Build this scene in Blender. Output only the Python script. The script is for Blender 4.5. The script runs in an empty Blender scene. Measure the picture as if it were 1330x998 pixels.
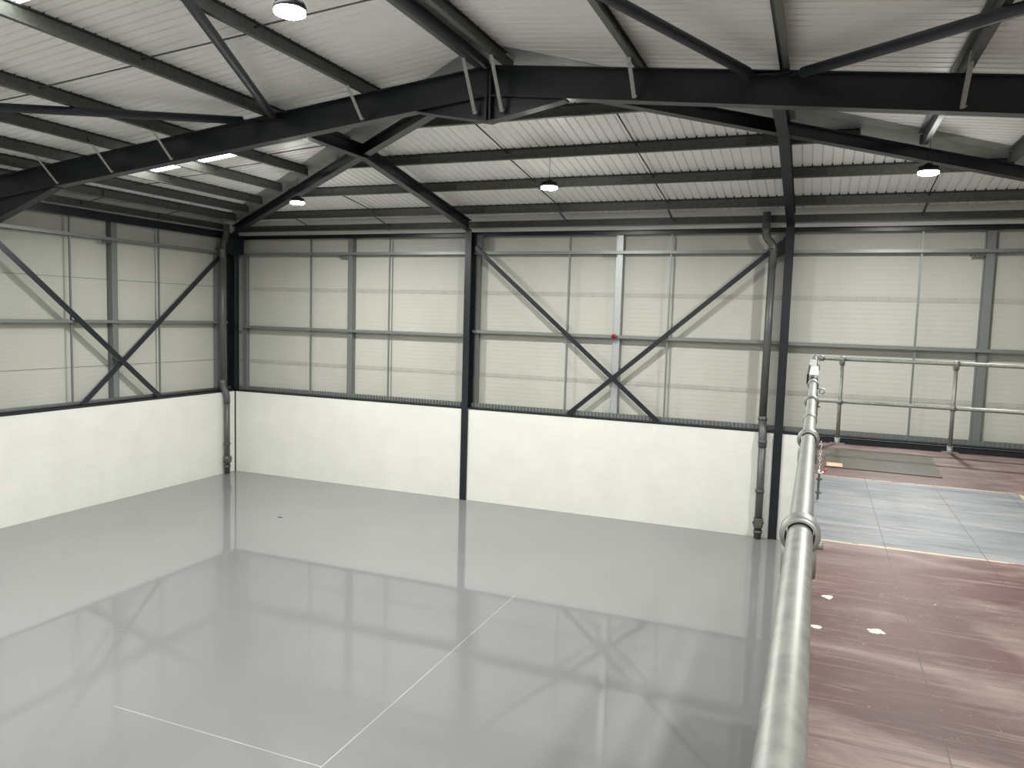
import bpy, bmesh, math, random
from mathutils import Vector as V, Matrix
random.seed(7)
COL = bpy.context.scene.collection
PI = math.pi

# ---------------------------------------------------------------- measures (metres)
XA = 10.825            # ridge line, x (half the span)
XR = 2 * XA            # inner face of the right wall
YF = -7.02             # plane of the near portal frame
YB = -21.2             # back of the hall
ZE, ZA = 6.93, 8.10    # top of steel at the eaves corner / at the apex
SX = (ZA - ZE) / XA    # fall of the side slopes
SY = (ZA - ZE) / -YF   # fall of the end slope
HW = 2.3               # blockwork height
X1, X2 = 7.235, 14.63  # far wall columns
PH = 0.20              # purlin depth
def zs(x): return ZE + SX * (x if x <= XA else XR - x)
def ze(y): return ZE - SY * y
def hipy(x): return YF * ((x if x <= XA else XR - x) / XA)

# ---------------------------------------------------------------- materials
def newmat(name):
    m = bpy.data.materials.new(name); m.use_nodes = True
    nt = m.node_tree; b = nt.nodes['Principled BSDF']
    return m, nt, b
def N(nt, t, **kw):
    n = nt.nodes.new(t)
    for k, v in kw.items():
        if k in n.inputs: n.inputs[k].default_value = v
        else: setattr(n, k, v)
    return n
def objco(nt, scale=(1, 1, 1), rot=(0, 0, 0)):
    g = N(nt, 'ShaderNodeNewGeometry'); mp = N(nt, 'ShaderNodeMapping')
    mp.inputs['Scale'].default_value = scale; mp.inputs['Rotation'].default_value = rot
    nt.links.new(g.outputs['Position'], mp.inputs['Vector'])
    return mp.outputs['Vector']
def ramp(nt, fac, stops):
    r = N(nt, 'ShaderNodeValToRGB'); e = r.color_ramp.elements
    while len(e) < len(stops): e.new(.5)
    for i, (p, c) in enumerate(stops):
        e[i].position = p; e[i].color = (*c, 1) if len(c) == 3 else c
    nt.links.new(fac, r.inputs['Fac']); return r.outputs['Color']
def noisy(name, c1, c2, scale, rough=.5, metal=0., lo=.35, hi=.65, bump=0., stretch=(1, 1, 1), detail=4, spec=None, rvar=0.):
    m, nt, b = newmat(name)
    n = N(nt, 'ShaderNodeTexNoise', Scale=scale, Detail=detail)
    nt.links.new(objco(nt, stretch), n.inputs['Vector'])
    nt.links.new(ramp(nt, n.outputs['Fac'], [(lo, c1), (hi, c2)]), b.inputs['Base Color'])
    b.inputs['Roughness'].default_value = rough; b.inputs['Metallic'].default_value = metal
    if spec is not None: b.inputs['Specular IOR Level'].default_value = spec
    if rvar:
        mr = N(nt, 'ShaderNodeMapRange'); mr.inputs['To Min'].default_value = rough - rvar; mr.inputs['To Max'].default_value = rough + rvar
        nt.links.new(n.outputs['Fac'], mr.inputs['Value']); nt.links.new(mr.outputs['Result'], b.inputs['Roughness'])
    if bump:
        bp = N(nt, 'ShaderNodeBump', Strength=bump, Distance=.002)
        nt.links.new(n.outputs['Fac'], bp.inputs['Height']); nt.links.new(bp.outputs['Normal'], b.inputs['Normal'])
    return m
M = {}
M['navy'] = noisy('navy painted steel', (.0075, .0105, .0150), (.0115, .0150, .0200), 3, .33)
M['galv'] = noisy('galvanised purlin steel', (.085, .087, .078), (.130, .132, .118), 14, .46, .3, .3, .7, rvar=.08)
M['galvl'] = noisy('bright galvanised steel', (.19, .205, .20), (.225, .24, .232), 60, .42, .5, .3, .7)
M['rail'] = noisy('hot dip galvanised tube', (.25, .257, .24), (.34, .347, .325), 30, .5, .6, .3, .7, bump=.25, rvar=.07)
M['tube'] = noisy('painted bracing tube', (.018, .024, .031), (.026, .032, .040), 4, .5)
M['pipe'] = noisy('grey plastic rain pipe', (.075, .077, .073), (.092, .094, .089), 5, .38)
M['black'] = noisy('black rubber', (.012, .012, .013), (.02, .02, .02), 8, .5)
M['flash'] = noisy('grey folded hip flashing', (.30, .30, .28), (.37, .37, .35), 4, .5, .2)
M['dark'] = noisy('dark gap shade', (.03, .03, .027), (.045, .045, .04), 9, .8)  # dark colour stands in for shade in the ribs and above the purlins
M['brace'] = noisy('pale galvanised angle', (.30, .31, .30), (.38, .39, .37), 30, .45, .4)
M['lap'] = noisy('darker lapped galvanised steel', (.055, .056, .050), (.085, .086, .076), 20, .5, .3)
M['red'] = noisy('red plastic', (.42, .03, .025), (.5, .045, .035), 10, .35)
M['orange'] = noisy('orange paper label', (.70, .27, .16), (.76, .33, .21), 10, .6)
M['pale'] = noisy('pale paper print', (.85, .70, .6), (.9, .75, .65), 10, .6)
M['ink'] = noisy('dark stencil ink', (.05, .05, .05), (.09, .09, .085), 30, .7)
M['zinc'] = noisy('bright zinc plate', (.62, .63, .63), (.74, .75, .74), 25, .35, .35)
M['strip'] = noisy('joint cover strip', (.36, .358, .32), (.395, .39, .35), 3, .5)
M['post_lit'] = noisy('lamp-lit post steel', (.36, .375, .38), (.42, .435, .44), 25, .4, .3)  # same galvanised post, lighter tone paints in the nearby lamp's light
M['screw'] = noisy('screw heads', (.16, .16, .14), (.22, .22, .19), 30, .5)

def emit(name, col, s):
    m = bpy.data.materials.new(name); m.use_nodes = True; nt = m.node_tree
    nt.nodes.remove(nt.nodes['Principled BSDF'])
    e = N(nt, 'ShaderNodeEmission'); e.inputs['Color'].default_value = (*col, 1); e.inputs['Strength'].default_value = s
    nt.links.new(e.outputs[0], nt.nodes['Material Output'].inputs['Surface']); return m
M['lens'] = emit('lit lamp lens', (1, .995, .95), 120)
M['sky'] = emit('daylit roof light sheet', (.95, 1, .93), 10.0)

def mat_sheet():
    m, nt, b = newmat('white roof liner sheet')
    n = N(nt, 'ShaderNodeTexNoise', Scale=1.2, Detail=6); nt.links.new(objco(nt, (.3, 1, 1)), n.inputs['Vector'])
    nt.links.new(ramp(nt, n.outputs['Fac'], [(.3, (.86, .845, .81)), (.7, (.91, .895, .865))]), b.inputs['Base Color'])
    b.inputs['Roughness'].default_value = .45; return m
M['sheet'] = mat_sheet()

def mat_clad():
    # off-white composite panel liner, rolled with fine flat micro ribs
    m, nt, b = newmat('off-white wall liner panel')
    n = N(nt, 'ShaderNodeTexNoise', Scale=.9, Detail=5); nt.links.new(objco(nt, (1, 1, .4)), n.inputs['Vector'])
    nt.links.new(ramp(nt, n.outputs['Fac'], [(.3, (.435, .433, .39)), (.7, (.475, .472, .43))]), b.inputs['Base Color'])
    b.inputs['Roughness'].default_value = .5
    w = N(nt, 'ShaderNodeTexWave', wave_type='BANDS', bands_direction='Z', wave_profile='SIN'); w.inputs['Scale'].default_value = 3.1
    nt.links.new(objco(nt), w.inputs['Vector'])
    r = ramp(nt, w.outputs['Fac'], [(.42, (0, 0, 0)), (.58, (1, 1, 1))])
    bp = N(nt, 'ShaderNodeBump', Strength=.6, Distance=.0016)
    nt.links.new(r, bp.inputs['Height']); nt.links.new(bp.outputs['Normal'], b.inputs['Normal']); return m
M['clad'] = mat_clad()

def mat_block(axis):
    m, nt, b = newmat('white painted blockwork ' + axis)
    g = N(nt, 'ShaderNodeNewGeometry'); s = N(nt, 'ShaderNodeSeparateXYZ'); c = N(nt, 'ShaderNodeCombineXYZ')
    nt.links.new(g.outputs['Position'], s.inputs[0]); nt.links.new(s.outputs['X' if axis == 'x' else 'Y'], c.inputs['X'])
    nt.links.new(s.outputs['Z'], c.inputs['Y'])
    br = N(nt, 'ShaderNodeTexBrick'); br.inputs['Scale'].default_value = 1; br.inputs['Brick Width'].default_value = .45
    br.inputs['Row Height'].default_value = .225; br.inputs['Mortar Size'].default_value = .007; br.inputs['Mortar Smooth'].default_value = .6
    br.inputs['Color1'].default_value = (1, 1, 1, 1); br.inputs['Color2'].default_value = (.93, .93, .93, 1); br.inputs['Mortar'].default_value = (0, 0, 0, 1)
    nt.links.new(c.outputs[0], br.inputs['Vector'])
    n = N(nt, 'ShaderNodeTexNoise', Scale=45, Detail=6); nt.links.new(g.outputs['Position'], n.inputs['Vector'])
    mx = N(nt, 'ShaderNodeMix', data_type='FLOAT'); mx.inputs[0].default_value = .25
    nt.links.new(br.outputs['Color'], mx.inputs[2]); nt.links.new(n.outputs['Fac'], mx.inputs[3])
    bp = N(nt, 'ShaderNodeBump', Strength=.5, Distance=.0035); nt.links.new(mx.outputs[0], bp.inputs['Height'])
    nt.links.new(bp.outputs['Normal'], b.inputs['Normal'])
    n2 = N(nt, 'ShaderNodeTexNoise', Scale=1.6, Detail=5); nt.links.new(g.outputs['Position'], n2.inputs['Vector'])
    base = ramp(nt, n2.outputs['Fac'], [(.3, (.70, .70, .655)), (.7, (.75, .75, .705))])
    mm = N(nt, 'ShaderNodeMix', data_type='RGBA', blend_type='MULTIPLY'); mm.inputs[0].default_value = .015
    nt.links.new(base, mm.inputs[6]); nt.links.new(br.outputs['Color'], mm.inputs[7]); nt.links.new(mm.outputs[2], b.inputs['Base Color'])
    b.inputs['Roughness'].default_value = .6; return m
M['blockx'] = mat_block('x'); M['blocky'] = mat_block('y')

def line_mask(nt, src, pos, hw):
    """1 inside |src-pos|<hw"""
    a = N(nt, 'ShaderNodeMath', operation='SUBTRACT'); a.inputs[1].default_value = pos; nt.links.new(src, a.inputs[0])
    c = N(nt, 'ShaderNodeMath', operation='ABSOLUTE'); nt.links.new(a.outputs[0], c.inputs[0])
    d = N(nt, 'ShaderNodeMath', operation='LESS_THAN'); d.inputs[1].default_value = hw; nt.links.new(c.outputs[0], d.inputs[0])
    return d.outputs[0]
def mth(nt, op, a, b=None):
    n = N(nt, 'ShaderNodeMath', operation=op)
    for i, v in enumerate((a, b)):
        if v is None: continue
        if isinstance(v, (int, float)): n.inputs[i].default_value = v
        else: nt.links.new(v, n.inputs[i])
    return n.outputs[0]
def mixc(nt, fac, a, b):
    n = N(nt, 'ShaderNodeMix', data_type='RGBA')
    if isinstance(fac, (int, float)): n.inputs[0].default_value = fac
    else: nt.links.new(fac, n.inputs[0])
    for i, v in ((6, a), (7, b)):
        if isinstance(v, tuple): n.inputs[i].default_value = (*v, 1)
        else: nt.links.new(v, n.inputs[i])
    return n.outputs[2]

def mat_floor():
    m, nt, b = newmat('glossy grey epoxy floor')
    g = N(nt, 'ShaderNodeNewGeometry'); s = N(nt, 'ShaderNodeSeparateXYZ'); nt.links.new(g.outputs['Position'], s.inputs[0])
    n = N(nt, 'ShaderNodeTexNoise', Scale=.35, Detail=5); nt.links.new(g.outputs['Position'], n.inputs['Vector'])
    base = ramp(nt, n.outputs['Fac'], [(.3, (.195, .196, .200)), (.7, (.212, .213, .217))])
    n2 = N(nt, 'ShaderNodeTexNoise', Scale=1.7, Detail=8); nt.links.new(g.outputs['Position'], n2.inputs['Vector'])
    # saw-cut joints showing through the coating as thin pale broken lines
    jx = line_mask(nt, s.outputs['X'], 10.87, .007); jy = line_mask(nt, s.outputs['Y'], -10.93, .007)
    gate1 = mth(nt, 'LESS_THAN', s.outputs['Y'], -5.6); gate2 = mth(nt, 'LESS_THAN', s.outputs['X'], 10.87)
    gate3 = mth(nt, 'GREATER_THAN', s.outputs['X'], 8.0)
    j = mth(nt, 'MAXIMUM', mth(nt, 'MULTIPLY', jx, gate1), mth(nt, 'MULTIPLY', mth(nt, 'MULTIPLY', jy, gate2), gate3))
    br = mth(nt, 'MULTIPLY', j, mth(nt, 'MULTIPLY', n2.outputs['Fac'], .75))
    nt.links.new(mixc(nt, br, base, (.62, .62, .6)), b.inputs['Base Color'])
    b.inputs['Roughness'].default_value = .05; b.inputs['IOR'].default_value = 1.6
    n3 = N(nt, 'ShaderNodeTexNoise', Scale=1.1, Detail=2); nt.links.new(g.outputs['Position'], n3.inputs['Vector'])
    n4 = N(nt, 'ShaderNodeTexNoise', Scale=9, Detail=2); nt.links.new(g.outputs['Position'], n4.inputs['Vector'])
    h = mth(nt, 'ADD', n3.outputs['Fac'], mth(nt, 'MULTIPLY', n4.outputs['Fac'], .10))
    bp = N(nt, 'ShaderNodeBump', Strength=.05, Distance=.004); nt.links.new(h, bp.inputs['Height']); nt.links.new(bp.outputs['Normal'], b.inputs['Normal'])
    return m
M['floor'] = mat_floor()

def mat_deck():
    m, nt, b = newmat('worn red-brown deck boards')
    g = N(nt, 'ShaderNodeNewGeometry'); s = N(nt, 'ShaderNodeSeparateXYZ'); nt.links.new(g.outputs['Position'], s.inputs[0])
    X, Y = s.outputs['X'], s.outputs['Y']
    def noise(sc, st, det=6, rot=0., dist=0.):
        n = N(nt, 'ShaderNodeTexNoise', Scale=sc, Detail=det, Roughness=.6, Distortion=dist); nt.links.new(objco(nt, st, (0, 0, rot)), n.inputs['Vector']); return n.outputs['Fac']
    red = ramp(nt, noise(1.4, (1, 1.6, 1)), [(.3, (.054, .019, .018)), (.7, (.088, .037, .034))])
    dust = ramp(nt, noise(1.1, (.8, 1.9, 1), 12, .12, .8), [(.44, (0, 0, 0)), (.78, (1, 1, 1))])
    red = mixc(nt, mth(nt, 'MULTIPLY', dust, .72), red, (.30, .24, .215))
    scuff = ramp(nt, noise(3.2, (.5, 5.5, 1), 12, .16, 1.2), [(.52, (0, 0, 0)), (.70, (1, 1, 1))])
    red = mixc(nt, mth(nt, 'MULTIPLY', scuff, .5), red, (.30, .235, .21))
    fine = ramp(nt, noise(9, (.22, 9, 1), 10, .10, .4), [(.58, (0, 0, 0)), (.66, (1, 1, 1))])
    red = mixc(nt, mth(nt, 'MULTIPLY', mth(nt, 'MULTIPLY', fine, dust), .6), red, (.36, .30, .27))
    dk = ramp(nt, noise(6, (.25, 6.5, 1), 8, .18, .5), [(.57, (0, 0, 0)), (.66, (1, 1, 1))])
    red = mixc(nt, mth(nt, 'MULTIPLY', dk, .5), red, (.035, .017, .017))
    spk = mth(nt, 'GREATER_THAN', noise(26, (1, 1, 1), 4), .735)
    red = mixc(nt, mth(nt, 'MULTIPLY', spk, .7), red, (.42, .36, .32))
    v = N(nt, 'ShaderNodeTexVoronoi', feature='DISTANCE_TO_EDGE'); v.inputs['Scale'].default_value = 2.3
    wv = N(nt, 'ShaderNodeVectorMath', operation='ADD'); wn = N(nt, 'ShaderNodeTexNoise', Scale=2.2, Detail=4)
    nt.links.new(objco(nt, (1, 1, 1)), wn.inputs['Vector']); nt.links.new(objco(nt, (1, .3, 1), (0, 0, .5)), wv.inputs[0]); nt.links.new(wn.outputs['Color'], wv.inputs[1])
    nt.links.new(wv.outputs[0], v.inputs['Vector'])
    sc = mth(nt, 'MULTIPLY', mth(nt, 'LESS_THAN', v.outputs['Distance'], .0035), mth(nt, 'GREATER_THAN', noise(4, (1, 1, 1)), .56))
    red = mixc(nt, mth(nt, 'MULTIPLY', sc, .35), red, (.30, .24, .21))
    # the grey-blue painted bay with its yellowish tape edge
    grey = ramp(nt, noise(2.2, (.5, 2.6, 1), 12, .1, .9), [(.30, (.082, .097, .112)), (.52, (.138, .148, .156)), (.74, (.225, .225, .213))])
    stn = ramp(nt, noise(1.1, (1, 1.4, 1), 6), [(.56, (0, 0, 0)), (.70, (1, 1, 1))])
    grey = mixc(nt, mth(nt, 'MULTIPLY', stn, .35), grey, (.19, .15, .13))
    wob = mth(nt, 'MULTIPLY', mth(nt, 'SUBTRACT', noise(6, (1, 1, 1), 5), .5), .035)
    Yw = mth(nt, 'ADD', Y, wob); Xw = mth(nt, 'ADD', X, wob)
    inside = mth(nt, 'MULTIPLY', mth(nt, 'MULTIPLY', mth(nt, 'LESS_THAN', Yw, -8.80), mth(nt, 'GREATER_THAN', Yw, -11.34)), mth(nt, 'LESS_THAN', Xw, 17.13))
    col = mixc(nt, inside, red, grey)
    t = mth(nt, 'MAXIMUM', line_mask(nt, Yw, -8.80, .018), line_mask(nt, Yw, -11.34, .018))
    t = mth(nt, 'MULTIPLY', t, mth(nt, 'LESS_THAN', X, 17.15))
    t2 = mth(nt, 'MULTIPLY', line_mask(nt, Xw, 17.13, .018), mth(nt, 'MULTIPLY', mth(nt, 'LESS_THAN', Y, -8.79), mth(nt, 'GREATER_THAN', Y, -11.35)))
    t = mth(nt, 'MULTIPLY', mth(nt, 'MAXIMUM', t, t2), mth(nt, 'GREATER_THAN', noise(7, (1, 1, 1), 5), .40))
    col = mixc(nt, mth(nt, 'MULTIPLY', t, .85), col, (.40, .35, .24))
    # joints between boards
    jn = None
    for k in range(9):
        q = line_mask(nt, X, 15.81 + .61 * k, .0032); jn = q if jn is None else mth(nt, 'MAXIMUM', jn, q)
    for yy in (-6.95, -7.50, -13.9, -16.3, -18.7): jn = mth(nt, 'MAXIMUM', jn, line_mask(nt, Y, yy, .0045))
    col = mixc(nt, mth(nt, 'MULTIPLY', jn, .75), col, (.05, .035, .03))
    # plaster splashes
    for (px, py, rx, ry) in ((15.43, -12.56, .05, .05), (15.65, -12.98, .06, .06), (15.37, -13.05, .05, .035), (15.98, -12.42, .012, .012)):
        dx = mth(nt, 'DIVIDE', mth(nt, 'SUBTRACT', X, px), rx); dy = mth(nt, 'DIVIDE', mth(nt, 'SUBTRACT', Y, py), ry)
        d = mth(nt, 'SQRT', mth(nt, 'ADD', mth(nt, 'MULTIPLY', dx, dx), mth(nt, 'MULTIPLY', dy, dy)))
        k = mth(nt, 'LESS_THAN', mth(nt, 'ADD', d, mth(nt, 'MULTIPLY', noise(22, (1, 1, 1), 4), 1.3)), 1.25)
        col = mixc(nt, k, col, (.55, .52, .46))
    b.inputs['Specular IOR Level'].default_value = .3
    nt.links.new(col, b.inputs['Base Color'])
    rr = N(nt, 'ShaderNodeMapRange'); rr.inputs['To Min'].default_value = .5; rr.inputs['To Max'].default_value = .7
    nt.links.new(scuff, rr.inputs['Value']); nt.links.new(rr.outputs['Result'], b.inputs['Roughness'])
    return m
M['deck'] = mat_deck()

def mat_plastic():
    m, nt, b = newmat('smoked translucent sheet')
    n = N(nt, 'ShaderNodeTexNoise', Scale=5, Detail=7); nt.links.new(objco(nt, (1, 2, 1)), n.inputs['Vector'])
    nt.links.new(ramp(nt, n.outputs['Fac'], [(.35, (.075, .068, .056)), (.75, (.125, .114, .095))]), b.inputs['Base Color'])
    b.inputs['Roughness'].default_value = .3; b.inputs['Alpha'].default_value = .78; return m
M['smoke'] = mat_plastic()

# ---------------------------------------------------------------- mesh tools
class MB:
    def __init__(s): s.b = bmesh.new()
    def box(s, x0, x1, y0, y1, z0, z1):
        vs = [s.b.verts.new((x, y, z)) for z in (z0, z1) for x, y in ((x0, y0), (x1, y0), (x1, y1), (x0, y1))]
        for f in ((3, 2, 1, 0), (4, 5, 6, 7), (0, 1, 5, 4), (1, 2, 6, 5), (2, 3, 7, 6), (3, 0, 4, 7)): s.b.faces.new([vs[i] for i in f])
        return s
    def ext(s, poly, p0, p1, up=(0, 0, 1)):
        """extrude a 2-D outline (side, up) from p0 to p1"""
        p0, p1 = V(p0), V(p1); d = (p1 - p0).normalized(); up = V(up)
        sd = d.cross(up).normalized(); u = sd.cross(d).normalized()
        a = [s.b.verts.new(p0 + sd * q[0] + u * q[1]) for q in poly]; c = [s.b.verts.new(p1 + sd * q[0] + u * q[1]) for q in poly]
        n = len(poly)
        for i in range(n): s.b.faces.new((a[i], a[(i + 1) % n], c[(i + 1) % n], c[i]))
        s.b.faces.new(a[::-1]); s.b.faces.new(c); return s
    def vext(s, poly, p0, p1):
        """extrude a 2-D outline (side, z) keeping the end cuts vertical (z is world up)"""
        p0, p1 = V(p0), V(p1); d = p1 - p0; sd = V((d.y, -d.x, 0)).normalized()
        a = [s.b.verts.new(p0 + sd * q[0] + V((0, 0, q[1]))) for q in poly]; c = [s.b.verts.new(p1 + sd * q[0] + V((0, 0, q[1]))) for q in poly]
        n = len(poly)
        for i in range(n): s.b.faces.new((a[i], a[(i + 1) % n], c[(i + 1) % n], c[i]))
        s.b.faces.new(a[::-1]); s.b.faces.new(c); return s
    def plate(s, pts, nrm, t):
        """flat polygon thickened by t along nrm (centred)"""
        nrm = V(nrm).normalized() * t / 2
        a = [s.b.verts.new(V(p) - nrm) for p in pts]; c = [s.b.verts.new(V(p) + nrm) for p in pts]; n = len(pts)
        for i in range(n): s.b.faces.new((a[i], a[(i + 1) % n], c[(i + 1) % n], c[i]))
        s.b.faces.new(a[::-1]); s.b.faces.new(c); return s
    def path(s, pts, r, n=16, cap=True):
        pts = [V(p) for p in pts]; rr = r if isinstance(r, (list, tuple)) else [r] * len(pts); prev = None; ref = None
        for i, p in enumerate(pts):
            d = (pts[min(i + 1, len(pts) - 1)] - pts[max(i - 1, 0)]).normalized()
            if ref is None: ref = V((0, 0, 1)) if abs(d.z) < .9 else V((0, 1, 0))
            a = d.cross(ref).normalized(); bb = a.cross(d).normalized(); ref = bb
            ring = [s.b.verts.new(p + (a * math.cos(2 * PI * k / n) + bb * math.sin(2 * PI * k / n)) * rr[i]) for k in range(n)]
            if prev: 
                for k in range(n):
                    f = s.b.faces.new((prev[k], prev[(k + 1) % n], ring[(k + 1) % n], ring[k])); f.smooth = True
            elif cap: s.b.faces.new(ring[::-1])
            prev = ring
        if cap: s.b.faces.new(prev)
        return s
    def lathe(s, c, prof, ax=(0, 0, 1), n=24, smooth=True):
        """profile of (distance along axis, radius); closed at the ends when the radius is 0"""
        c, ax = V(c), V(ax).normalized(); ref = V((0, 0, 1)) if abs(ax.z) < .9 else V((1, 0, 0))
        a = ax.cross(ref).normalized(); bb = a.cross(ax); prev = None
        for t, r in prof:
            ring = [s.b.verts.new(c + ax * t + (a * math.cos(2 * PI * k / n) + bb * math.sin(2 * PI * k / n)) * max(r, 1e-4)) for k in range(n)]
            if prev:
                for k in range(n):
                    f = s.b.faces.new((prev[k], prev[(k + 1) % n], ring[(k + 1) % n], ring[k])); f.smooth = smooth
            prev = ring
        return s
    def torus(s, c, R, r, ax=(0, 0, 1), n=24, k=8, el=1.0):
        c, ax = V(c), V(ax).normalized(); ref = V((0, 0, 1)) if abs(ax.z) < .9 else V((1, 0, 0))
        a = ax.cross(ref).normalized(); bb = a.cross(ax); rings = []
        for i in range(n):
            t = 2 * PI * i / n; o = a * math.cos(t) + bb * math.sin(t); q = a * math.cos(t) + bb * math.sin(t) * el
            rings.append([s.b.verts.new(c + q * R + (o * math.cos(2 * PI * j / k) + ax * math.sin(2 * PI * j / k)) * r) for j in range(k)])
        for i in range(n):
            for j in range(k):
                f = s.b.faces.new((rings[i][j], rings[i][(j + 1) % k], rings[(i + 1) % n][(j + 1) % k], rings[(i + 1) % n][j])); f.smooth = True
        return s
    def build(s, name, mat, parent=None, origin=None):
        bmesh.ops.recalc_face_normals(s.b, faces=s.b.faces)
        me = bpy.data.meshes.new(name)
        base = V(parent['_o']) if parent is not None and '_o' in parent else V((0, 0, 0))
        if origin is not None and parent is None: base = V(origin)
        elif parent is None:
            c = [v.co for v in s.b.verts]; base = V(((min(q.x for q in c) + max(q.x for q in c)) / 2, (min(q.y for q in c) + max(q.y for q in c)) / 2, min(q.z for q in c)))
        for v in s.b.verts: v.co -= base
        s.b.to_mesh(me); s.b.free(); me.materials.append(M[mat] if isinstance(mat, str) else mat)
        o = bpy.data.objects.new(name, me); COL.objects.link(o)
        if parent is not None: o.parent = parent
        else: o.location = base
        o['_o'] = tuple(base)
        return o
def tag(o, label, cat, group=None):
    o['label'] = label; o['category'] = cat
    if group: o['group'] = group
    return o
def thing(name, loc, label, cat, group=None):
    o = bpy.data.objects.new(name, None); COL.objects.link(o); o.location = loc; o['_o'] = tuple(loc); o.empty_display_size = .2
    return tag(o, label, cat, group)
def struct(o): o['kind'] = 'structure'; return o
def copy_thing(o, d, label):
    """copy a thing with its parts and sub-parts, moved by d"""
    r = o.copy(); COL.objects.link(r); r.location = V(o.location) + V(d); r['label'] = label
    for ch in list(o.children):
        c = ch.copy(); COL.objects.link(c); c.parent = r
        for g in ch.children:
            e = g.copy(); COL.objects.link(e); e.parent = c
    return r

def ipoly(w, d, tf=.012, tw=.009):
    """I section, top at 0, bottom at -d"""
    h = w / 2; t = tw / 2
    return [(-h, 0), (h, 0), (h, -tf), (t, -tf), (t, -d + tf), (h, -d + tf), (h, -d), (-h, -d), (-h, -d + tf), (-t, -d + tf), (-t, -tf), (-h, -tf)]
def zpoly(d=PH - .02, f=.07, t=.004, lip=.022, s=1):
    """Z purlin standing on 0, bottom flange to +side*s"""
    p = [(0, t), (f - t, t), (f - t, lip), (f, lip), (f, 0), (-t, 0), (-t, d - t), (-f, d - t), (-f, d - lip), (-f - t, d - lip), (-f - t, d), (0, d)]
    return [(s * a, b) for a, b in p]
def cpoly(w, h, t=.004, lip=.015):
    """C: web at side 0, flanges to +w, centred on 0 vertically"""
    return [(0, -h / 2), (w, -h / 2), (w, -h / 2 + lip), (w - t, -h / 2 + lip), (w - t, -h / 2 + t), (t, -h / 2 + t), (t, h / 2 - t), (w - t, h / 2 - t), (w - t, h / 2 - lip), (w, h / 2 - lip), (w, h / 2), (0, h / 2)]
def shade_bar(o, p0, p1, axis):
    """dark notched bar standing in for the shade between purlin and liner sheet, its teeth filling the sheet's ribs"""
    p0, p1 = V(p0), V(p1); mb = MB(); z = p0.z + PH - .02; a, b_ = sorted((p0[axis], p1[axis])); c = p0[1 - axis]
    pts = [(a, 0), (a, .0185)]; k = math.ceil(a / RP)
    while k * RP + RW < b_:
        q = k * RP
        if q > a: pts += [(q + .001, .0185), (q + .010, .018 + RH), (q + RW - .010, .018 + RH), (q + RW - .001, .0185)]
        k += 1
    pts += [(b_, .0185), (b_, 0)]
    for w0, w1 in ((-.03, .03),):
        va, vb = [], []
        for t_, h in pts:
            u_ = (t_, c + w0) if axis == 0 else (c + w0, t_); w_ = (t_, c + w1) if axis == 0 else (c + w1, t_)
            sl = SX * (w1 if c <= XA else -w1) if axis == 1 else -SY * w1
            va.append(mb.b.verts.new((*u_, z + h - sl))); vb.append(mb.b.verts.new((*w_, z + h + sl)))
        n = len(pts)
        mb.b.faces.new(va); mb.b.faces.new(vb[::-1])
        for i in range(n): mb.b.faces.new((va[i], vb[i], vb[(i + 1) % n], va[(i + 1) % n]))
    mb.build('notched_shade_bar', 'dark', o)
def bolts(mb, pts, ax, r=.011, t=.012):
    for p in pts: mb.lathe(p, [(0, 0), (0, r), (t, r), (t, 0)], ax, 6, False)

ORD = ['first', 'second', 'third', 'fourth', 'fifth', 'sixth', 'seventh', 'eighth', 'ninth']

# ================================================================= the shell
WOUT = .9
fl = MB().box(-WOUT, XR + WOUT, YB - .3, WOUT, -.2, 0).build('floor', 'floor'); struct(fl)

# blockwork walls, with slots for the columns' flanges
def wallfar():
    mb = MB()
    mb.box(.025, X1 - .088, 0, .10, 0, HW); mb.box(X1 + .088, X2 - .088, 0, .10, 0, HW); mb.box(X2 + .088, XR, 0, .10, 0, HW)
    mb.box(-.1, XR, .10, .215, 0, HW)
    return mb.build('wall_far', 'blockx')
wf = struct(wallfar())
mb = MB(); mb.box(-.10, 0, YB, -.025, 0, HW); mb.box(-.215, -.10, YB, .10, 0, HW)
wl = struct(mb.build('wall_left', 'blocky'))
wr = struct(MB().box(XR, XR + .215, YB, .215, 0, HW).build('wall_right', 'blocky'))
wb = struct(MB().box(-.4, XR + .4, YB - .2, YB, 0, 8.5).build('wall_back', 'clad'))
CF = .35      # liner panel plane behind the block face
TOPW = 7.16
def part_of(o, mb, name, mat): 
    return mb.build(name, mat, parent=o)
part_of(wf, MB().box(-CF - .08, XR + CF + .08, CF, CF + .08, HW - .1, TOPW), 'liner_panels', 'clad')
part_of(wl, MB().box(-CF - .08, -CF, YB, CF, HW - .1, TOPW), 'liner_panels', 'clad')
part_of(wr, MB().box(XR + CF, XR + CF + .08, YB, CF, HW - .1, TOPW), 'liner_panels', 'clad')
# joint cover strips with screws (far wall) and plain panel joints (left wall)
for zc in (5.20, 3.165):
    mb = MB(); mb.box(-CF, XR + CF, CF - .009, CF + .01, zc - .05, zc + .05)
    st = part_of(wf, mb, 'joint_strip', 'strip')
    mb = MB(); x = .1
    while x < XR:
        for q in ([0] if random.random() > .2 else [0, .05]):
            for dz in (-.03, .03): mb.lathe((x + q, CF - .009, zc + dz), [(0, .0085), (-.006, .0085), (-.006, 0)], (0, 1, 0), 6, False)
        x += .30
    part_of(wf, mb, 'joint_screws', 'screw')
    mb = MB(); mb.box(-CF - .01, -CF + .004, YB, CF - .01, zc + .02, zc + .034); part_of(wl, mb, 'joint_strip', 'screw')

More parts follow.
